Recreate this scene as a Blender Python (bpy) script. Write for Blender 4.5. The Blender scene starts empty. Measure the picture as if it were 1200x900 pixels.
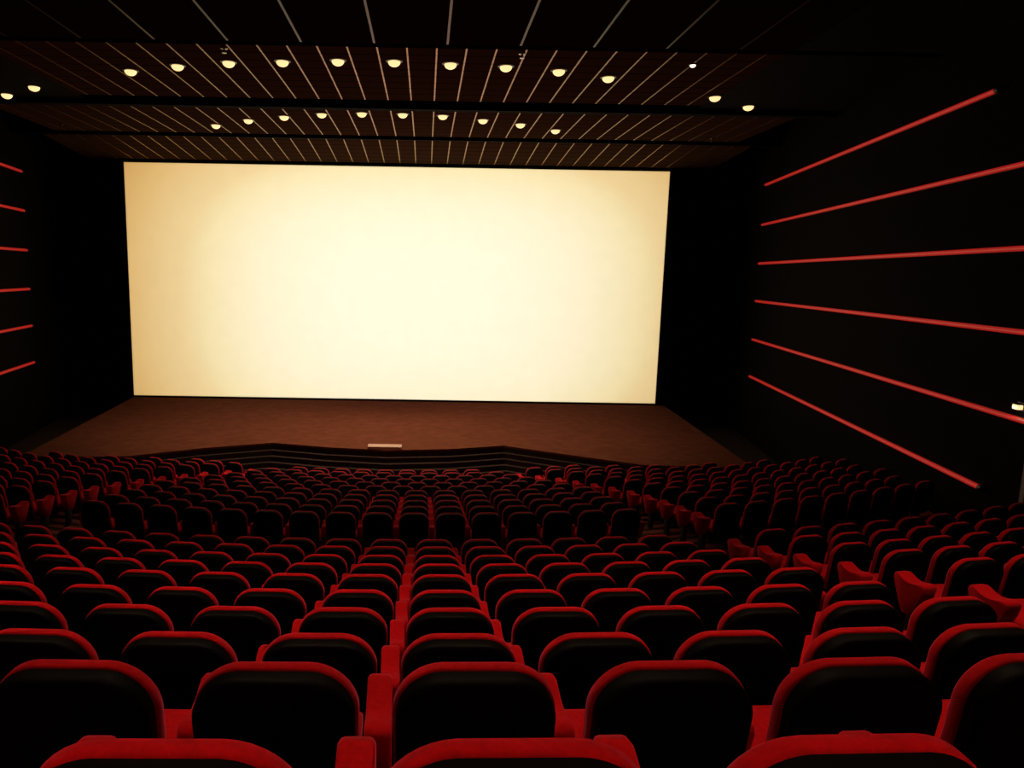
import bpy, bmesh, math, random
from mathutils import Vector, Matrix
random.seed(7)
S = bpy.context.scene
COL = S.collection

# ------------------------------------------------------------------ view, world, exposure
ZC = 5.878                      # eye height above the flat floor in front of the stage
F_PX, PITCH, ROLL, YAW, CX = 850.0, 0.1503, 0.0168, 0.0037, 500.1
fw = Vector((math.sin(YAW) * math.cos(PITCH), math.cos(YAW) * math.cos(PITCH), -math.sin(PITCH)))
rt0 = Vector((math.cos(YAW), -math.sin(YAW), 0))
up0 = rt0.cross(fw)
rt = math.cos(ROLL) * rt0 + math.sin(ROLL) * up0
up = -math.sin(ROLL) * rt0 + math.cos(ROLL) * up0
cam_data = bpy.data.cameras.new('camera')
cam_data.sensor_fit = 'HORIZONTAL'
cam_data.sensor_width = 36
cam_data.lens = 36 * F_PX / 1200
cam_data.shift_x = (600 - CX) / 1200
cam_data.clip_end = 200
cam = bpy.data.objects.new('camera', cam_data)
COL.objects.link(cam)
M = Matrix((rt, up, -fw)).transposed().to_4x4()
M.translation = (0, 0, ZC)
cam.matrix_world = M
S.camera = cam

def project(p):
    d = Vector(p) - Vector((0, 0, ZC))
    z = d.dot(fw)
    return CX + F_PX * d.dot(rt) / z, 450 - F_PX * d.dot(up) / z, z

S.view_settings.view_transform = 'Standard'
S.view_settings.look = 'None'
S.view_settings.exposure = 0.0
S.view_settings.gamma = 1.0
S.view_settings.use_curve_mapping = False
S.cycles.use_denoising = True
S.cycles.max_bounces = 6
W = bpy.data.worlds.new('world')
S.world = W
W.use_nodes = True
W.node_tree.nodes['Background'].inputs[0].default_value = (0, 0, 0, 1)
W.node_tree.nodes['Background'].inputs[1].default_value = 0.0

# light levels
PROJECTOR_W = 62000
DOWNLIGHT_W = 40
ROW_A_W = 65
ROW_B_W = 700
FILL_NEAR_W = 500  # added lamps out of view, brightening the nearest seats
FILL_UPPER_W = 350  # added lamps out of view, brightening the rest of the upper tier
SCREEN = dict(x=-1.175, y=29.0, z0=ZC - 5.0416, z1=ZC + 4.0855, w=21.137)

# ------------------------------------------------------------------ material helpers
def mat(name, color, rough=0.6, metal=0.0, noise=0.0, nscale=20, bump=0.0, sheen=0.0, spec=0.5, coat=0.0, emit=None, estr=0.0):
    m = bpy.data.materials.new(name)
    m.use_nodes = True
    nt = m.node_tree
    b = nt.nodes['Principled BSDF']
    b.inputs['Base Color'].default_value = (*color, 1)
    b.inputs['Roughness'].default_value = rough
    b.inputs['Metallic'].default_value = metal
    b.inputs['Specular IOR Level'].default_value = spec
    b.inputs['Coat Weight'].default_value = coat
    if sheen:
        b.inputs['Sheen Weight'].default_value = sheen
        b.inputs['Sheen Roughness'].default_value = 0.4
        b.inputs['Sheen Tint'].default_value = (1.0, 0.16, 0.36, 1)
    if emit:
        b.inputs['Emission Color'].default_value = (*emit, 1)
        b.inputs['Emission Strength'].default_value = estr
    if noise or bump:
        tc = nt.nodes.new('ShaderNodeTexCoord')
        n = nt.nodes.new('ShaderNodeTexNoise')
        n.inputs['Scale'].default_value = nscale
        n.inputs['Detail'].default_value = 4
        nt.links.new(tc.outputs['Object'], n.inputs['Vector'])
        if noise:
            r = nt.nodes.new('ShaderNodeValToRGB')
            r.color_ramp.elements[0].position = 0.3
            r.color_ramp.elements[1].position = 0.7
            r.color_ramp.elements[0].color = (*[c * (1 - noise) for c in color], 1)
            r.color_ramp.elements[1].color = (*[min(1, c * (1 + noise)) for c in color], 1)
            nt.links.new(n.outputs['Fac'], r.inputs['Fac'])
            nt.links.new(r.outputs['Color'], b.inputs['Base Color'])
        if bump:
            bp = nt.nodes.new('ShaderNodeBump')
            bp.inputs['Strength'].default_value = bump
            bp.inputs['Distance'].default_value = 0.01
            nt.links.new(n.outputs['Fac'], bp.inputs['Height'])
            nt.links.new(bp.outputs['Normal'], b.inputs['Normal'])
    return m

RED = mat('red_velvet', (0.50, 0.0012, 0.004), 0.85, noise=0.12, nscale=60, bump=0.15, sheen=0.4, spec=0.1)
SHELL = mat('black_plastic', (0.0030, 0.002, 0.002), 0.55, noise=0.2, nscale=40, spec=0.06)
STEEL = mat('black_steel', (0.008, 0.007, 0.007), 0.5, noise=0.2, nscale=30, spec=0.3)
BLACKWALL = mat('black_wall_fabric', (0.003, 0.002, 0.002), 0.95, noise=0.3, nscale=8, spec=0.05)
MASK = mat('black_masking_velvet', (0.012, 0.008, 0.007), 0.95, noise=0.2, nscale=12, spec=0.05)
SCREENMAT = mat('white_screen_vinyl', (0.8, 0.8, 0.8), 0.95, noise=0.015, nscale=1.5, spec=0.05)
STAGE = mat('brown_stage_boards', (0.088, 0.030, 0.018), 0.7, noise=0.15, nscale=3, spec=0.0)
STEPMAT = mat('dark_step_carpet', (0.020, 0.011, 0.010), 0.9, noise=0.3, nscale=15, spec=0.1)
PALE = mat('pale_wood', (0.30, 0.19, 0.12), 0.5, noise=0.15, nscale=8)
DARKMETAL = mat('dark_metal', (0.02, 0.018, 0.016), 0.45, metal=0.6, noise=0.2, nscale=30)
BRASS = mat('dull_chrome', (0.35, 0.3, 0.25), 0.35, metal=1.0, noise=0.1, nscale=30)
LAMP = mat('warm_lamp_glass', (1, 0.9, 0.7), 0.3, noise=0.02, emit=(1.0, 0.68, 0.31), estr=1.3)
WHITELAMP = mat('white_lamp_glass', (1, 1, 1), 0.3, noise=0.02, emit=(1.0, 0.82, 0.62), estr=2.2)
NEON = mat('red_tube', (0.3, 0.01, 0.01), 0.5, noise=0.02, emit=(1.0, 0.03, 0.022), estr=0.29)
DOORMAT = mat('brown_door_veneer', (0.10, 0.045, 0.035), 0.5, noise=0.25, nscale=5)

def carpet_mat():
    m = mat('striped_carpet', (0.05, 0.011, 0.010), 0.95, bump=0.3, nscale=90, spec=0.05)
    nt = m.node_tree
    b = nt.nodes['Principled BSDF']
    tc = nt.nodes.new('ShaderNodeTexCoord')
    sub = nt.nodes.new('ShaderNodeVectorMath'); sub.operation = 'SUBTRACT'
    sub.inputs[1].default_value = (ARC_X, ARC_Y, 0)
    mul = nt.nodes.new('ShaderNodeVectorMath'); mul.operation = 'MULTIPLY'
    mul.inputs[1].default_value = (1, 1, 0)
    ln = nt.nodes.new('ShaderNodeVectorMath'); ln.operation = 'LENGTH'
    k = nt.nodes.new('ShaderNodeMath'); k.operation = 'MULTIPLY'; k.inputs[1].default_value = 2 * math.pi / 0.30
    s = nt.nodes.new('ShaderNodeMath'); s.operation = 'SINE'
    r = nt.nodes.new('ShaderNodeValToRGB')
    r.color_ramp.elements[0].position = 0.35; r.color_ramp.elements[1].position = 0.65
    r.color_ramp.elements[0].color = (0.035, 0.010, 0.008, 1)
    r.color_ramp.elements[1].color = (0.18, 0.048, 0.034, 1)
    a = nt.nodes.new('ShaderNodeMath'); a.operation = 'MULTIPLY_ADD'
    a.inputs[1].default_value = 0.5; a.inputs[2].default_value = 0.5
    L = nt.links.new
    L(tc.outputs['Object'], sub.inputs[0]); L(sub.outputs[0], mul.inputs[0]); L(mul.outputs[0], ln.inputs[0])
    L(ln.outputs['Value'], k.inputs[0]); L(k.outputs[0], s.inputs[0]); L(s.outputs[0], a.inputs[0]); L(a.outputs[0], r.inputs[0])
    L(r.outputs[0], b.inputs['Base Color'])
    return m

def ceiling_mat(name, xoff, period, wline, cross, strip_color, board_color):
    """brown lacquered boards with bright metal strips running towards the screen and fine cross joints"""
    m = mat(name, (0.010, 0.005, 0.004), 0.7, spec=0.0)
    nt = m.node_tree
    b = nt.nodes['Principled BSDF']
    L = nt.links.new
    tc = nt.nodes.new('ShaderNodeTexCoord')
    sp = nt.nodes.new('ShaderNodeSeparateXYZ')
    L(tc.outputs['Object'], sp.inputs[0])
    def line(sock, off, per, w):
        a = nt.nodes.new('ShaderNodeMath'); a.operation = 'SUBTRACT'; a.inputs[1].default_value = off - w / 2
        d = nt.nodes.new('ShaderNodeMath'); d.operation = 'DIVIDE'; d.inputs[1].default_value = per
        f = nt.nodes.new('ShaderNodeMath'); f.operation = 'FRACT'
        c = nt.nodes.new('ShaderNodeMath'); c.operation = 'LESS_THAN'; c.inputs[1].default_value = w / per
        L(sock, a.inputs[0]); L(a.outputs[0], d.inputs[0]); L(d.outputs[0], f.inputs[0]); L(f.outputs[0], c.inputs[0])
        return c.outputs[0]
    lx = line(sp.outputs['X'], xoff, period, wline)
    mx = nt.nodes.new('ShaderNodeMix'); mx.data_type = 'RGBA'
    mx.inputs['A'].default_value = (*board_color, 1)
    mx.inputs['B'].default_value = (*strip_color, 1)
    L(lx, mx.inputs['Factor'])
    out = mx.outputs['Result']
    if cross:
        ly = line(sp.outputs['Y'], 0.0, cross, 0.035)
        m2 = nt.nodes.new('ShaderNodeMix'); m2.data_type = 'RGBA'
        m2.inputs['B'].default_value = (0.002, 0.001, 0.001, 1)
        L(ly, m2.inputs['Factor']); L(out, m2.inputs['A'])
        out = m2.outputs['Result']
    L(out, b.inputs['Base Color'])
    L(lx, b.inputs['Metallic'])
    ro = nt.nodes.new('ShaderNodeMath'); ro.operation = 'MULTIPLY_ADD'; ro.inputs[1].default_value = -0.30; ro.inputs[2].default_value = 0.75
    L(lx, ro.inputs[0]); L(ro.outputs[0], b.inputs['Roughness'])
    return m

# ------------------------------------------------------------------ object helpers
def link_mesh(name, bm, material, parent=None, smooth=False):
    bmesh.ops.recalc_face_normals(bm, faces=bm.faces[:])
    me = bpy.data.meshes.new(name)
    bm.to_mesh(me); bm.free()
    me.materials.append(material)
    if smooth:
        me.polygons.foreach_set('use_smooth', [True] * len(me.polygons))
        me.set_sharp_from_angle(angle=math.radians(50))
    o = bpy.data.objects.new(name, me)
    COL.objects.link(o)
    if parent: o.parent = parent
    return o

def thing(name, label, cat, loc=(0, 0, 0), rz=0.0, group=None):
    o = bpy.data.objects.new(name, None)
    o.empty_display_size = 0.2
    COL.objects.link(o)
    o.location = loc; o.rotation_euler = (0, 0, rz)
    tag(o, label, cat, group)
    return o

def tag(o, label, cat, group=None, kind=None):
    o['label'] = label; o['category'] = cat
    if group: o['group'] = group
    if kind: o['kind'] = kind
    return o

def struct(name, bm, material, parent=None, label=None):
    o = link_mesh(name, bm, material, parent)
    if not parent: o['kind'] = 'structure'
    if label: o['label'] = label
    return o

def add_box(bm, x0, x1, y0, y1, z0, z1, bevel=0.0):
    r = bmesh.ops.create_cube(bm, size=1)
    vs = r['verts']
    for v in vs:
        v.co = Vector(((x0 + x1) / 2 + v.co.x * (x1 - x0), (y0 + y1) / 2 + v.co.y * (y1 - y0), (z0 + z1) / 2 + v.co.z * (z1 - z0)))
    if bevel:
        es = list({e for v in vs for e in v.link_edges})
        bmesh.ops.bevel(bm, geom=es, offset=bevel, segments=2, affect='EDGES', profile=0.5)
    return bm

def add_rings(bm, rings, cap0=True, cap1=True):
    """loft closed rings of equal length"""
    rs = [[bm.verts.new(p) for p in r] for r in rings]
    n = len(rs[0])
    for a, b in zip(rs, rs[1:]):
        for i in range(n):
            bm.faces.new((a[i], a[(i + 1) % n], b[(i + 1) % n], b[i]))
    if cap0: bm.faces.new(rs[0][::-1])
    if cap1: bm.faces.new(rs[-1])
    return bm

def add_tube(bm, p0, p1, r, seg=10, caps=True):
    p0, p1 = Vector(p0), Vector(p1)
    d = (p1 - p0).normalized()
    a = d.cross(Vector((0, 0, 1)) if abs(d.z) < 0.9 else Vector((1, 0, 0))).normalized()
    b = d.cross(a)
    ring = lambda c: [c + r * (math.cos(t) * a + math.sin(t) * b) for t in [2 * math.pi * i / seg for i in range(seg)]]
    return add_rings(bm, [ring(p0), ring(p1)], caps, caps)

def add_lathe(bm, prof, seg=20):
    """revolve (r, z) profile round the local z axis"""
    rings = [[(max(r, 1e-4) * math.cos(2 * math.pi * i / seg), max(r, 1e-4) * math.sin(2 * math.pi * i / seg), z) for i in range(seg)] for r, z in prof]
    return add_rings(bm, rings)

# ------------------------------------------------------------------ plan of the hall
ARC_X, ARC_Y = -0.954, 34.5                 # the rows are arcs about a point behind the screen
CARPET = carpet_mat()
def wall_l(y): return -14.05 + 0.165 * (25.8 - y)
def wall_r(y): return 12.08 - 0.159 * (26.5 - y)
def arc_y(y0, x):
    R = ARC_Y - y0
    return ARC_Y - math.sqrt(max(R * R - (x - ARC_X) ** 2, 1e-6))
BACK = 0.90
SETBACK = 0.10                              # depth of a seat back's top edge
UP_ROWS = [(1.05, .724), (1.89, 1.071), (2.69, 1.403), (3.53, 1.70), (4.345, 1.973), (5.16, 2.222), (5.975, 2.476), (6.79, 2.725), (7.605, 2.955), (8.42, 3.18)]
UP_ROWS = [(y - SETBACK, ZC - d - BACK) for y, d in UP_ROWS]
LOW_ROWS = [(10.6 - SETBACK + 0.75 * k, ZC - (3.583 + (4.978 - 3.583) * k / 10) - BACK) for k in range(11)]
CEIL = ZC + 4.5
Y_BACK, Y_FRONT = -7.0, 30.2

# floor: curved terraces
prof = []
ys = UP_ROWS
prof.append((Y_BACK, ys[0][1]))
for (ya, za), (yb, zb) in zip(ys, ys[1:]):
    prof += [(yb - 0.10, za), (yb - 0.10, zb)]
prof += [(9.15, ys[-1][1]), (9.15, LOW_ROWS[0][1])]
for (ya, za), (yb, zb) in zip(LOW_ROWS, LOW_ROWS[1:]):
    prof += [(yb - 0.10, za), (yb - 0.10, zb)]
Z_FRONT = LOW_ROWS[-1][1]
prof += [(18.9, Z_FRONT)]
bm = bmesh.new()
NX = 56
grid = []
for y0, z in prof:
    row = []
    for i in range(NX + 1):
        s = i / NX
        y = y0
        for _ in range(4):
            xl, xr = wall_l(y) - 0.05, wall_r(y) + 0.05
            x = xl + s * (xr - xl)
            y = arc_y(y0, x)
        row.append(bm.verts.new((x, min(y, 19.15), z)))
    grid.append(row)
for a, b in zip(grid, grid[1:]):
    for i in range(NX):
        bm.faces.new((a[i], a[i + 1], b[i + 1], b[i]))
floor = struct('floor', bm, CARPET)
bm = bmesh.new()
add_box(bm, -15, 13, 18.0, Y_FRONT + 0.2, -0.25, Z_FRONT - 0.004)
struct('floor_slab', bm, STEPMAT)

# half steps with pale nosings down the radial aisles of the upper tier
for side in (1, -1):
    for (ya, za), (yb, zb) in zip(UP_ROWS, UP_ROWS[1:]):
        y0 = yb - 0.10
        bm = bmesh.new()
        pts = []
        for yy in (y0 + 0.003, y0 + 0.40):
            for dx in (4.72, 5.13):
                x = ARC_X + side * dx
                pts.append((x, arc_y(yy, x)))
        q = [pts[0], pts[1], pts[3], pts[2]]
        add_rings(bm, [[(x, y, zb + 0.001) for x, y in q], [(x, y, (za + zb) / 2) for x, y in q]])
        struct('aisle_step', bm, CARPET, floor)

# walls
def wall(name, x0, y0, x1, y1, z0, z1, thick, material):
    bm = bmesh.new()
    d = Vector((x1 - x0, y1 - y0, 0)).normalized()
    n = Vector((-d.y, d.x, 0)) * thick
    q = [(x0, y0), (x1, y1), (x1 + n.x, y1 + n.y), (x0 + n.x, y0 + n.y)]
    add_rings(bm, [[(x, y, z0) for x, y in q], [(x, y, z1) for x, y in q]])
    return struct(name, bm, material)
TOP = CEIL + 1.3
wall('wall_left', wall_l(Y_BACK), Y_BACK, wall_l(Y_FRONT), Y_FRONT, -0.25, TOP, 0.25, BLACKWALL)
wall('wall_right', wall_r(Y_FRONT), Y_FRONT, wall_r(Y_BACK), Y_BACK, -0.25, TOP, 0.25, BLACKWALL)
wall('wall_front', wall_l(Y_FRONT), Y_FRONT, wall_r(Y_FRONT), Y_FRONT, -0.25, TOP, 0.25, BLACKWALL)
wall('wall_back', wall_r(Y_BACK), Y_BACK, wall_l(Y_BACK), Y_BACK, -0.25, TOP, 0.25, BLACKWALL)

# ceiling: black deck above, lacquered rafts hung below with dark slots between
bm = bmesh.new()
add_box(bm, -15.5, 13.5, Y_BACK - 0.2, Y_FRONT + 0.2, TOP, TOP + 0.2)
struct('ceiling', bm, BLACKWALL)
CM1 = ceiling_mat('brown_boards_wide', 0.355, 1.45, 0.045, 0, (0.040, 0.023, 0.012), (0.014, 0.006, 0.004))
CM2 = ceiling_mat('brown_boards_narrow', 0.148, 0.605, 0.034, 0.55, (0.34, 0.185, 0.08), (0.046, 0.023, 0.013))
def raft(y0, y1, m, drop=0.0, tilt=0.0, xa=None, xb=None):
    bm = bmesh.new()
    add_box(bm, wall_l(y0) + 0.9 if xa is None else xa, wall_r(y0) - 0.9 if xb is None else xb, y0, y1, CEIL - drop, CEIL - drop + 0.12)
    for v_ in bm.verts: v_.co.z -= tilt * (v_.co.y - y0) / (y1 - y0)
    struct('ceiling_panel', bm, m)
raft(-6.5, 15.2, CM1, xa=-9.2, xb=7.2)
raft(15.46, 19.94, CM2, xa=-9.2, xb=7.2)
for y0, y1 in ((-6.5, 15.2), (15.46, 20.35)):            # black soffits between the boards and the side walls
    raft(y0, y1, BLACKWALL, -0.002, xa=wall_l(y1) - 0.05, xb=-9.22)
    raft(y0, y1, BLACKWALL, -0.002, xa=7.22, xb=wall_r(y1) + 0.05)
raft(20.93, 24.95, CM2)
raft(25.57, 28.95, CM2, 0.0, 0.29)
bm = bmesh.new()
add_box(bm, wall_l(20), wall_r(20), 20.45, 20.7, CEIL - 0.11, TOP)
struct('ceiling_beam', bm, BLACKWALL)
bm = bmesh.new()
add_box(bm, wall_l(25), wall_r(25), 25.25, 25.4, CEIL - 0.06, TOP)
struct('ceiling_beam', bm, BLACKWALL)

# side wings between the screen and the side walls
for nm, xa, xb in (('wall_wing_left', wall_l(29.3) - 0.05, SCREEN['x'] - SCREEN['w'] / 2 - 0.30), ('wall_wing_right', SCREEN['x'] + SCREEN['w'] / 2 + 0.30, wall_r(29.3) + 0.05)):
    bm = bmesh.new()
    add_box(bm, xa, xb, 29.25, 29.45, Z_FRONT, TOP)
    struct(nm, bm, BLACKWALL)

# ------------------------------------------------------------------ stage
Z_ST = ZC - 5.11
edge = [(-11.0, 19.3), (-8.2, 19.5), (-6.4, 20.6), (-4.55, 21.4), (-2.9, 20.95), (-1.05, 20.68), (0.8, 20.95), (2.45, 21.5), (4.2, 20.5), (6.1, 19.45), (9.1, 19.3)]
stage = thing('stage', 'wide brown stage floor below the big bright screen, dark steps along its front', 'stage', (0, 0, Z_FRONT))
bm = bmesh.new()
poly = edge + [(9.75, 29.24), (-11.75, 29.24)]
add_rings(bm, [[(x, y, Z_ST - Z_FRONT - 0.06) for x, y in poly], [(x, y, Z_ST - Z_FRONT) for x, y in poly]])
link_mesh('deck', bm, STAGE, stage)
H = Z_ST - 0.06 - Z_FRONT
for k in range(5):
    off = 0.02 + 0.17 * k
    zt = H - k * H / 5.0 - (0.0005 if k == 0 else 0)
    bm = bmesh.new()
    inside_walls = lambda x, y: (min(max(x, wall_l(y) + 0.06), wall_r(y) - 0.06), y)
    front = [inside_walls(x, y - off + 0.03) for x, y in edge]
    back = [inside_walls(x, y + 0.10 if k == 0 else y - off + 0.03 + 0.165) for x, y in edge]
    q = front + back[::-1]
    add_rings(bm, [[(x, y, 0.001) for x, y in q], [(x, y, zt) for x, y in q]])
    link_mesh('step', bm, STEPMAT, stage)
bm = bmesh.new()
add_box(bm, -1.63, -0.63, 20.74, 21.10, Z_ST + 0.002, Z_ST + 0.085, 0.01)
tag(link_mesh('floor_plank', bm, PALE), 'small pale plank lying on the middle of the stage front edge', 'plank')

# ------------------------------------------------------------------ screen
scr = thing('cinema_screen', 'huge glowing cream wide cinema screen filling the end of the hall', 'screen', (SCREEN['x'], SCREEN['y'], SCREEN['z0']))
sw, sh = SCREEN['w'], SCREEN['z1'] - SCREEN['z0']
bm = bmesh.new()
add_box(bm, -sw / 2, sw / 2, 0, 0.02, 0, sh)
link_mesh('screen_sheet', bm, SCREENMAT, scr)
for nm, x0, x1, z0, z1 in (('masking_border', -sw / 2 - 0.35, -sw / 2, -0.06, sh + 0.05), ('masking_border', sw / 2, sw / 2 + 0.35, -0.06, sh + 0.05),
                           ('masking_border', -sw / 2, sw / 2, sh, sh + 0.05), ('masking_border', -sw / 2, sw / 2, -0.06, 0)):
    bm = bmesh.new()
    add_box(bm, x0, x1, -0.03, 0.05, z0, z1, 0.008)
    link_mesh(nm, bm, MASK, scr)

# projector in the booth behind the seats: a light whose picture fills the screen
pd = bpy.data.lights.new('projector_beam', 'SPOT')
pd.energy = PROJECTOR_W
pd.shadow_soft_size = 0.03
pd.spot_size = math.radians(60)
pd.spot_blend = 0.0
po = bpy.data.objects.new('projector_beam', pd)
COL.objects.link(po)
PP = Vector((-1.1, -5.6, ZC + 2.3))
po.location = PP
po.rotation_euler = (math.pi / 2, 0, 0)          # looks along +Y, its local x = world x, its local y = world z
pd.use_nodes = True
nt = pd.node_tree
em = next(n for n in nt.nodes if n.type == 'EMISSION')
L = nt.links.new
geo = nt.nodes.new('ShaderNodeTexCoord')
sp = nt.nodes.new('ShaderNodeSeparateXYZ')
L(geo.outputs['Normal'], sp.inputs[0])
def mnode(op, a=None, b=None, c=None):
    n = nt.nodes.new('ShaderNodeMath'); n.operation = op
    for i, v in enumerate((a, b, c)):
        if v is None: continue
        if isinstance(v, (int, float)): n.inputs[i].default_value = v
        else: L(v, n.inputs[i])
    return n.outputs[0]
az = mnode('ABSOLUTE', sp.outputs['Z'])
u = mnode('DIVIDE', sp.outputs['X'], az)
v = mnode('DIVIDE', sp.outputs['Y'], az)
dist = SCREEN['y'] - PP.y
uc, vc = (SCREEN['x'] - PP.x) / dist, ((SCREEN['z0'] + SCREEN['z1']) / 2 - PP.z) / dist
nu = mnode('DIVIDE', mnode('SUBTRACT', u, uc), sw / 2 / dist)      # -1..1 across the picture
nv = mnode('DIVIDE', mnode('SUBTRACT', v, vc), sh / 2 / dist)
inside = mnode('MULTIPLY', mnode('LESS_THAN', mnode('ABSOLUTE', nu), 1.0), mnode('LESS_THAN', mnode('ABSOLUTE', nv), 1.0))
# the projected frame: warm white, projector hotspot and vignette painted into its colour
cu = mnode('ABSOLUTE', mnode('SUBTRACT', nu, 0.10))
cv = mnode('ABSOLUTE', mnode('ADD', nv, 0.15))
r2 = mnode('DIVIDE', mnode('ADD', mnode('POWER', cu, 3.0), mnode('MULTIPLY', mnode('POWER', cv, 3.0), 0.35)), 1.9)
ramp = nt.nodes.new('ShaderNodeValToRGB')
L(r2, ramp.inputs[0])
cr = ramp.color_ramp
cr.elements[0].position = 0.0; cr.elements[0].color = (1.7, 0.96, 0.72, 1)
cr.elements[1].position = 1.0; cr.elements[1].color = (0.66, 0.37, 0.11, 1)
for pos, c in ((0.03, (1.3, 0.94, 0.69)), (0.11, (1.0, 0.90, 0.62)), (0.28, (0.93, 0.79, 0.44)), (0.38, (0.88, 0.67, 0.33)), (0.70, (0.78, 0.51, 0.19))):
    e = cr.elements.new(pos); e.color = (*c, 1)
L(ramp.outputs['Color'], em.inputs['Color'])
L(inside, em.inputs['Strength'])

# ------------------------------------------------------------------ light strips on the side walls
ORD = ['first', 'second', 'third', 'fourth', 'fifth', 'sixth', 'seventh', 'eighth', 'ninth', 'tenth', 'eleventh', 'twelfth', 'thirteenth', 'fourteenth', 'fifteenth', 'sixteenth', 'seventeenth', 'eighteenth', 'nineteenth', 'twentieth', 'twenty-first']
def strip(side, dz, ya, yb, label):
    f = wall_r if side > 0 else wall_l
    a = Vector((f(ya) - side * 0.07, ya, ZC + dz)); b = Vector((f(yb) - side * 0.07, yb, ZC + dz))
    t = thing('light_strip', label, 'light strip', a, 0, 'red light strips along the side walls')
    d = (b - a); u_ = d.normalized(); n = Vector((side * 1.0, 0, 0))
    bm = bmesh.new(); add_tube(bm, (0, 0, 0), d, 0.044, 12)
    link_mesh('tube', bm, NEON, t, True)
    bm = bmesh.new()
    add_rings(bm, [[p + n * 0.045 + Vector((0, 0, -0.045)), p + n * 0.064 + Vector((0, 0, -0.045)), p + n * 0.064 + Vector((0, 0, 0.045)), p + n * 0.045 + Vector((0, 0, 0.045))] for p in (Vector((0, 0, 0)), d)])
    link_mesh('mounting_rail', bm, DARKMETAL, t)
    for p, s in ((Vector((0, 0, 0)), -1), (d, 1)):
        bm = bmesh.new(); add_tube(bm, p, p + u_ * s * 0.09, 0.048, 12)
        link_mesh('end_cap', bm, DARKMETAL, t, True)
POS = ['topmost', 'second from the top', 'third from the top', 'third from the bottom', 'second from the bottom', 'lowest']
for k, dz in enumerate((3.335, 1.945, 0.577, -0.77, -2.17, -3.53)):
    strip(1, dz, (13.28, 10.5, 10.2, 10.0, 9.8, 12.28)[k], 26.5, f'red glowing light strip on the right wall, {POS[k]} of the six')
for k, dz in enumerate((3.266, 1.947, 0.597, -0.75, -2.046, -3.356)):
    strip(-1, dz, 14.0, 25.8, f'red glowing light strip on the left wall, {POS[k]} of the six')

# ------------------------------------------------------------------ ceiling lamps
def downlight(x, y, label, watts, group, lampmat=LAMP, z=CEIL, r=1.0, name='ceiling_downlight', cone=130):
    t = thing(name, label, 'ceiling light', (x, y, z), 0, group)
    bm = bmesh.new(); add_lathe(bm, [(0.115 * r, 0.0), (0.15 * r, -0.004), (0.15 * r, -0.018), (0.118 * r, -0.026)], 24)
    link_mesh('trim_ring', bm, DARKMETAL, t, True)
    bm = bmesh.new()
    add_lathe(bm, [(0.114 * r, -0.024)] + [(0.112 * r * math.cos(a), -0.026 - 0.085 * r * math.sin(a)) for a in [math.pi / 2 * i / 7 for i in range(8)]], 24)
    link_mesh('lamp_dome', bm, lampmat, t, True)
    if watts:
        ld = bpy.data.lights.new('downlight_beam', 'SPOT')
        ld.energy = watts; ld.color = (1.0, 0.70, 0.42); ld.spot_size = math.radians(cone); ld.spot_blend = 0.8; ld.shadow_soft_size = 0.12
        lo = bpy.data.objects.new('downlight_beam', ld)
        COL.objects.link(lo); lo.parent = t; lo.location = (0, 0, -0.14 * r)
    return t
row_a = [(-6.824, 17.472), (-5.587, 16.984), (-4.362, 16.647), (-3.167, 16.51), (-1.955, 16.373), (-0.75, 16.362), (0.457, 16.477), (1.665, 16.595), (2.861, 16.851), (4.073, 17.331)]
row_b = [(-6.621, 23.577), (-5.404, 22.718), (-4.218, 22.146), (-3.059, 21.711), (-1.892, 21.506), (-0.731, 21.524), (0.412, 21.655), (1.597, 22.134), (2.761, 22.643), (3.952, 23.446)]
for i, (x, y) in enumerate(row_a):
    downlight(x, y, f'warm glowing ceiling downlight, {ORD[i]} from the left in the larger upper row of ten', ROW_A_W, 'downlights of the nearer ceiling row', r=1.2)
for i, (x, y) in enumerate(row_b):
    downlight(x, y, f'warm glowing ceiling downlight, {ORD[i]} from the left in the smaller lower row of ten', ROW_B_W, 'downlights of the farther ceiling row', r=1.2, cone=74)
for x, y, lab in ((-11.09, 20.0, 'warm ceiling downlight at the far left edge, outer one of the left pair'), (-9.91, 19.13, 'warm ceiling downlight at the left, inner one of the left pair'),
                  (7.14, 18.95, 'warm ceiling downlight right of the screen, inner one of the right pair'), (8.38, 19.87, 'warm ceiling downlight right of the screen, outer one of the right pair')):
    downlight(x, y, lab, DOWNLIGHT_W, 'outer ceiling downlights', r=1.2)
downlight(5.59, 16.22, 'small white ceiling lamp above the right pair of downlights', 6, None, WHITELAMP, r=0.55)
# unseen lamps added above the picture to brighten the upper seats
for i, (x, y) in enumerate([(-4.6, 0.1), (-2.2, -0.5), (0.2, -0.6), (2.6, -0.4), (5.0, 0.2)]):
    downlight(x, y, f'added unseen ceiling downlight to brighten the nearest seats, {ORD[i]} from the left', FILL_NEAR_W, 'added unseen lamps over the nearest seats', cone=56)
for i, (x, y) in enumerate([(-5.8, 4.9), (-3.4, 4.3), (-1.0, 4.1), (1.4, 4.2), (3.8, 4.6), (6.2, 5.1)]):
    downlight(x, y, f'added unseen ceiling downlight to brighten the upper seats, {ORD[i]} from the left', FILL_UPPER_W, 'added unseen lamps over the upper seats', cone=74)

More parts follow.
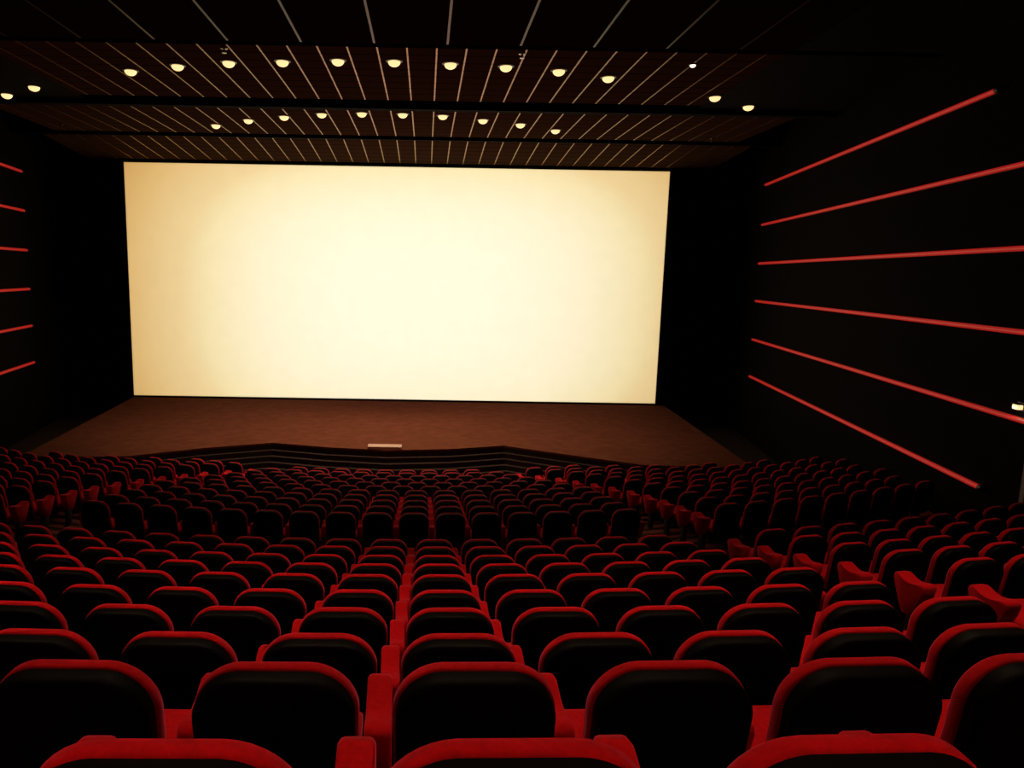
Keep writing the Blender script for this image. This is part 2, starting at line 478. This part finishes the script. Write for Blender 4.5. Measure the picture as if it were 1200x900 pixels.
# small unlit fittings on the boards
for x, y, lab in ((-4.6, 27.9, 'left one of three tiny fittings above the screen top'), (1.4, 28.0, 'middle one of three tiny fittings above the screen top'), (8.3, 27.6, 'right one of three tiny fittings above the screen top'),
                  (9.2, 24.4, 'at the right end of the far boards'), (-11.6, 23.9, 'at the left end of the far boards'), (1.9, 15.7, 'between the fourth-last and third-last lamps of the upper row'), (-4.2, 15.7, 'above the third lamp of the upper row')):
    t = thing('ceiling_sprinkler', 'dull metal ceiling fitting, ' + lab, 'ceiling fitting', (x, y, CEIL), 0, 'small ceiling fittings')
    bm = bmesh.new(); add_lathe(bm, [(0.07, 0), (0.075, -0.012), (0.03, -0.03)], 14); link_mesh('base_plate', bm, BRASS, t, True)
    bm = bmesh.new(); add_lathe(bm, [(0.02, -0.028), (0.02, -0.07), (0.05, -0.085), (0.05, -0.095), (0.01, -0.1)], 14); link_mesh('nozzle', bm, BRASS, t, True)

# ------------------------------------------------------------------ doorway and lamps on the right wall
def on_wall(y): return Vector((wall_r(y), y, 0))
WANG = math.atan2(0.159, 1.0)
def wall_thing(name, label, cat, y, z):                # local x along the wall towards the screen, local y into the hall
    t = thing(name, label, cat, (wall_r(y), y, z), math.pi / 2 - WANG)
    return t
zf = LOW_ROWS[0][1]
d = bpy.data.objects.new('door_1', None); COL.objects.link(d); d['kind'] = 'structure'
d.location = (wall_r(10.55), 10.55, zf); d.rotation_euler = (0, 0, math.pi / 2 - WANG)
bm = bmesh.new(); add_box(bm, -0.5, 0.5, 0.01, 0.06, 0.0, 2.1, 0.006); link_mesh('door_leaf', bm, DOORMAT, d)
for x0, x1, z0, z1 in ((-0.62, -0.505, 0, 2.22), (0.505, 0.62, 0, 2.22), (-0.5, 0.5, 2.105, 2.22)):
    bm = bmesh.new(); add_box(bm, x0, x1, 0.005, 0.11, z0, z1, 0.008); link_mesh('door_frame', bm, DOORMAT, d)
bm = bmesh.new(); add_tube(bm, (0.35, 0.1, 1.05), (0.35, 0.1, 1.25), 0.014); add_tube(bm, (0.35, 0.055, 1.07), (0.35, 0.1, 1.07), 0.01); add_tube(bm, (0.35, 0.055, 1.23), (0.35, 0.1, 1.23), 0.01)
link_mesh('door_handle', bm, BRASS, d)
def wall_lamp(y, z, label, m, watts):
    t = wall_thing('wall_lamp', label, 'wall lamp', y, z)
    bm = bmesh.new(); add_box(bm, -0.09, 0.09, 0.004, 0.03, -0.05, 0.09, 0.006); link_mesh('back_plate', bm, DARKMETAL, t)
    bm = bmesh.new(); add_box(bm, -0.075, 0.075, 0.03, 0.12, -0.03, 0.05, 0.018); link_mesh('lamp_glass', bm, m, t, True)
    bm = bmesh.new(); add_box(bm, -0.085, 0.085, 0.028, 0.13, 0.052, 0.066, 0.004); link_mesh('hood', bm, DARKMETAL, t)
    ld = bpy.data.lights.new('wall_lamp_beam', 'POINT'); ld.energy = watts; ld.color = (1, 0.72, 0.45); ld.shadow_soft_size = 0.05
    lo = bpy.data.objects.new('wall_lamp_beam', ld); COL.objects.link(lo); lo.parent = t; lo.location = (0, 0.2, -0.06)
wall_lamp(11.55, ZC - 1.98, 'small warm wall lamp just above the right end of a red strip', LAMP, 1.0)
wall_lamp(11.95, ZC + 3.42, 'small pale wall lamp high on the right wall at the frame edge', WHITELAMP, 1)

# ------------------------------------------------------------------ seats
def rounded(w, z0, z1, rt_, rb, inset=0.0, crown=0.012, taper=0.012):
    """outline (x, z) of a seat back: flat top with big corner radii"""
    hw = w / 2 - inset
    zt, zb = z1 - inset, z0 + inset
    rt2, rb2 = max(rt_ - inset, 0.01), max(rb - inset, 0.005)
    pts = []
    def arc(cx, cz, r, a0, a1, n):
        for i in range(n + 1):
            a = a0 + (a1 - a0) * i / n
            pts.append((cx + r * math.cos(a), cz + r * math.sin(a)))
    arc(hw - rt2, zt - rt2, rt2, 0, math.pi / 2, 10)
    arc(-hw + rt2, zt - rt2, rt2, math.pi / 2, math.pi, 10)
    arc(-hw + rb2, zb + rb2, rb2, math.pi, 1.5 * math.pi, 4)
    arc(hw - rb2, zb + rb2, rb2, 1.5 * math.pi, 2 * math.pi, 4)
    out = []
    for x, z in pts:
        k = (z1 - z) / (z1 - z0)
        x *= 1 - taper * 4 * max(0, k - 0.3)
        if z > z1 - 0.25: z -= crown * (x / (w / 2)) ** 2
        out.append((x, z))
    return out
LEAN = 0.15
def rear_y(z): return (BACK - z) * LEAN
def slab(bm, layers):
    """layers: list of (y offset from the reclined rear plane, outline)"""
    rings = [[(x, rear_y(z) + y, z) for x, z in o] for y, o in layers]
    return add_rings(bm, rings)
def bm_backrest():
    bm = bmesh.new()
    O = lambda i: rounded(0.460, 0.40, BACK, 0.135, 0.05, i)
    slab(bm, [(0.0485, O(0.008)), (0.053, O(0.002)), (0.058, O(0.0)), (0.086, O(0.0)), (0.100, O(0.012)), (0.110, O(0.04)), (0.116, O(0.09))])
    return bm
def bm_shell():
    bm = bmesh.new()
    O = lambda i: rounded(0.444, 0.27, BACK - 0.006, 0.125, 0.05, i)
    slab(bm, [(-0.012, O(0.024)), (-0.009, O(0.012)), (-0.002, O(0.004)), (0.010, O(0.0)), (0.046, O(0.0)), (0.048, O(0.02))])
    return bm
def bm_cushion():
    bm = bmesh.new()
    prof = [(0.13, 0.36), (0.40, 0.37), (0.50, 0.365), (0.545, 0.385), (0.56, 0.42), (0.545, 0.455), (0.50, 0.475), (0.36, 0.468), (0.13, 0.45)]
    xs = [(-0.212, 0.018), (-0.203, 0.006), (-0.185, 0.0), (0.185, 0.0), (0.203, 0.006), (0.212, 0.018)]
    c = (0.34, 0.415)
    rings = []
    for x, ins in xs:
        rings.append([(x, y + (c[0] - y) * ins * 2.0, z + (c[1] - z) * ins * 12.0) for y, z in prof])
    add_rings(bm, rings)
    return bm
ARM = [(0.165, 0.605), (0.172, 0.625), (0.195, 0.633), (0.235, 0.626), (0.28, 0.612), (0.33, 0.608), (0.38, 0.618), (0.42, 0.637), (0.445, 0.645), (0.47, 0.639), (0.482, 0.615),
       (0.475, 0.575), (0.44, 0.49), (0.385, 0.36), (0.36, 0.318), (0.285, 0.318), (0.255, 0.36), (0.19, 0.51)]
def bm_arm(cx, wide=1.0):
    bm = bmesh.new()
    cy, cz = 0.325, 0.51
    rings = []
    for x, k in ((-0.041, 0.07), (-0.034, 0.015), (-0.025, 0.0), (0.025, 0.0), (0.034, 0.015), (0.041, 0.07)):
        rings.append([(cx + x * wide, y + (cy - y) * k, z + (cz - z) * k) for y, z in ARM])
    add_rings(bm, rings)
    return bm
def bm_stand(cx):
    bm = bmesh.new()
    add_box(bm, cx - 0.022, cx + 0.022, 0.255, 0.385, 0.012, 0.325, 0.006)
    add_box(bm, cx - 0.038, cx + 0.038, 0.19, 0.47, 0.0, 0.014, 0.004)
    return bm
def mesh_of(name, bm, material):
    bmesh.ops.recalc_face_normals(bm, faces=bm.faces[:])
    me = bpy.data.meshes.new(name)
    bm.to_mesh(me); bm.free()
    me.materials.append(material)
    me.polygons.foreach_set('use_smooth', [True] * len(me.polygons))
    me.set_sharp_from_angle(angle=math.radians(55))
    return me
PITCH_S = 0.55
ax = PITCH_S / 2
def bm_bracket():
    """steel bar carrying the seat between the two stands"""
    bm = bmesh.new()
    add_box(bm, -ax + 0.050, ax - 0.050, 0.28, 0.36, 0.315, 0.352, 0.006)
    return bm
PARTS = [('backrest', mesh_of('backrest', bm_backrest(), RED)), ('back_shell', mesh_of('back_shell', bm_shell(), SHELL)), ('seat_cushion', mesh_of('seat_cushion', bm_cushion(), RED)),
         ('seat_bar', mesh_of('seat_bar', bm_bracket(), STEEL))]
ARML, ARMR = mesh_of('armrest', bm_arm(-ax), RED), mesh_of('armrest', bm_arm(ax), RED)
AISLEL, AISLER = mesh_of('armrest', bm_arm(-ax - 0.030, 1.75), RED), mesh_of('armrest', bm_arm(ax + 0.030, 1.75), RED)   # arms beside the aisles, broadened so more lit top shows
STANDL, STANDR = mesh_of('stand', bm_stand(-ax), STEEL), mesh_of('stand', bm_stand(ax), STEEL)
def make_seat(x, y, z, rz, label, group, ends, aisle=(False, False)):
    t = thing('cinema_chair', label, 'seat', (x, y, z), rz, group)
    def child(nm, me, par, lab=None):
        o = bpy.data.objects.new(nm, me); COL.objects.link(o); o.parent = par
        if lab: o['label'] = lab
        return o
    for nm, me in PARTS:
        child(nm, me, t, {'back_shell': 'black plastic back panel', 'seat_bar': 'black steel bar'}.get(nm))
    for a, s in ((AISLEL if aisle[0] else ARML, STANDL),) + (((AISLER if aisle[1] else ARMR, STANDR),) if ends else ()):
        arm = child('armrest', a, t)
        child('stand', s, arm, 'black steel stand')
    return t

def row_positions(y0, dxs):
    """arc positions at the given distances along the row from the middle; the seat faces the arc's centre"""
    R = ARC_Y - y0
    out = []
    for s in dxs:
        a = s / (R - 0.40)                     # armrests meet in front of the backs
        out.append((ARC_X + R * math.sin(a), ARC_Y - R * math.cos(a), a))
    return out
LOW_EDGE = []
for k, px in enumerate((835, 813, 793, 773, 752, 729, 707, 684, 663, 638, 614)):
    LOW_EDGE.append((px - 500.1) / 850 * (11.5 + 0.75 * k) * 1.02 - ARC_X)
def stage_y(x):
    for (xa, ya), (xb, yb) in zip(edge, edge[1:]):
        if xa <= x <= xb: return ya + (yb - ya) * (x - xa) / (xb - xa)
    return 19.3
rows = []                                   # (block phrase, row number, [(x, y, angle)], z)
for i, (y, z) in enumerate(UP_ROWS):
    rows.append(('near central block', i, row_positions(y, [PITCH_S * j for j in range(-8, 8)]), z))
    rows.append(('near right block', i, row_positions(y, [5.20 + PITCH_S * (j + 0.5) for j in range(12)]), z))
for k, (y, z) in enumerate(LOW_ROWS):
    e = LOW_EDGE[k]
    n = int((e - 0.95 - 0.1) / PITCH_S * 2 + 0.5)
    n = min(n, 16)
    rows.append(('far central block', k, row_positions(y, [PITCH_S * (j - (n - 1) / 2) for j in range(n)]), z))
    R = ARC_Y - y
    s0 = R * math.asin(min(e / R, 0.99))
    rows.append(('far right block', k, row_positions(y, [s0 + PITCH_S * (j + 0.5) for j in range(14)]), z))
    rows.append(('far left block', k, row_positions(y, [-s0 - 0.12 - PITCH_S * (j + 0.5) for j in range(14)][::-1]), z))
seats = []
first_row = {}
for block, i, pos, z in rows:
    keep = []
    for x, y, a in pos:
        if x > wall_r(y) - 0.55 or x < wall_l(y) + 0.55: continue
        fx, fy = x - math.sin(a) * 0.62, y + math.cos(a) * 0.62
        if fy > stage_y(fx) - 0.95 - (0.0 if abs(x - ARC_X) < 5 else 0.2): continue
        px, py, dz = project((x, y, z + BACK - 0.15))
        if dz < 0.3: continue
        wpx = F_PX * PITCH_S / dz
        if px < -0.75 * wpx or px > 1200 + 0.75 * wpx or py > 1080: continue
        keep.append([x, y, a, dz, (px + 0.30 * wpx > 0 and px - 0.30 * wpx < 1200)])
    if not keep: continue
    ri = i - first_row.setdefault(block, i)
    nvis = 0
    for j, s in enumerate(keep):
        seats.append(dict(x=s[0], y=s[1], a=s[2], d=s[3], z=z, block=block, row=ri, j=j, n=len(keep), last=(j == len(keep) - 1)))
N_SINGLE = 310
seats.sort(key=lambda s: s['d'])
single, rest = seats[:N_SINGLE], seats[N_SINGLE:]
print('seats', len(seats), {b: sum(1 for s in seats if s['block'] == b) for b in {s['block'] for s in seats}})
def aisle_of(s):
    b = s['block']
    return (s['j'] == 0 and ('right' in b or b == 'far central block'), s['last'] and 'right' not in b)
for s in single:
    pos = ORD[s['j']] + ' from left' if s['j'] <= s['n'] // 2 or s['n'] < 4 else (ORD[s['n'] - 1 - s['j']] + ' from right')
    make_seat(s['x'], s['y'], s['z'], s['a'], f"black-backed red seat, {pos} in {ORD[s['row']]} row of {s['block']}", f"red seats of the {s['block']}", s['last'], aisle_of(s))
# the rows nearest the stage, each seat only a few pixels across
if rest:
    bm = bmesh.new()
    for s in rest:
        T = Matrix.Translation((s['x'], s['y'], s['z'])) @ Matrix.Rotation(s['a'], 4, 'Z')
        for mi, me in [(0, PARTS[0][1]), (1, PARTS[1][1]), (0, PARTS[2][1]), (0, AISLEL if aisle_of(s)[0] else ARML), (1, STANDL)] + ([(0, AISLER if aisle_of(s)[1] else ARMR), (1, STANDR)] if s['last'] else []):
            n0, f0 = len(bm.verts), len(bm.faces)
            bm.from_mesh(me)
            bm.verts.ensure_lookup_table(); bm.faces.ensure_lookup_table()
            for v_ in bm.verts[n0:]: v_.co = T @ v_.co
            for f_ in bm.faces[f0:]: f_.material_index = mi
    me = bpy.data.meshes.new('distant_seats'); bm.to_mesh(me); bm.free()
    me.materials.append(RED); me.materials.append(SHELL)
    o = bpy.data.objects.new('distant_seats', me); COL.objects.link(o)
    tag(o, 'distant rows of tiny black-backed red seats nearest the stage', 'seats', kind='stuff')
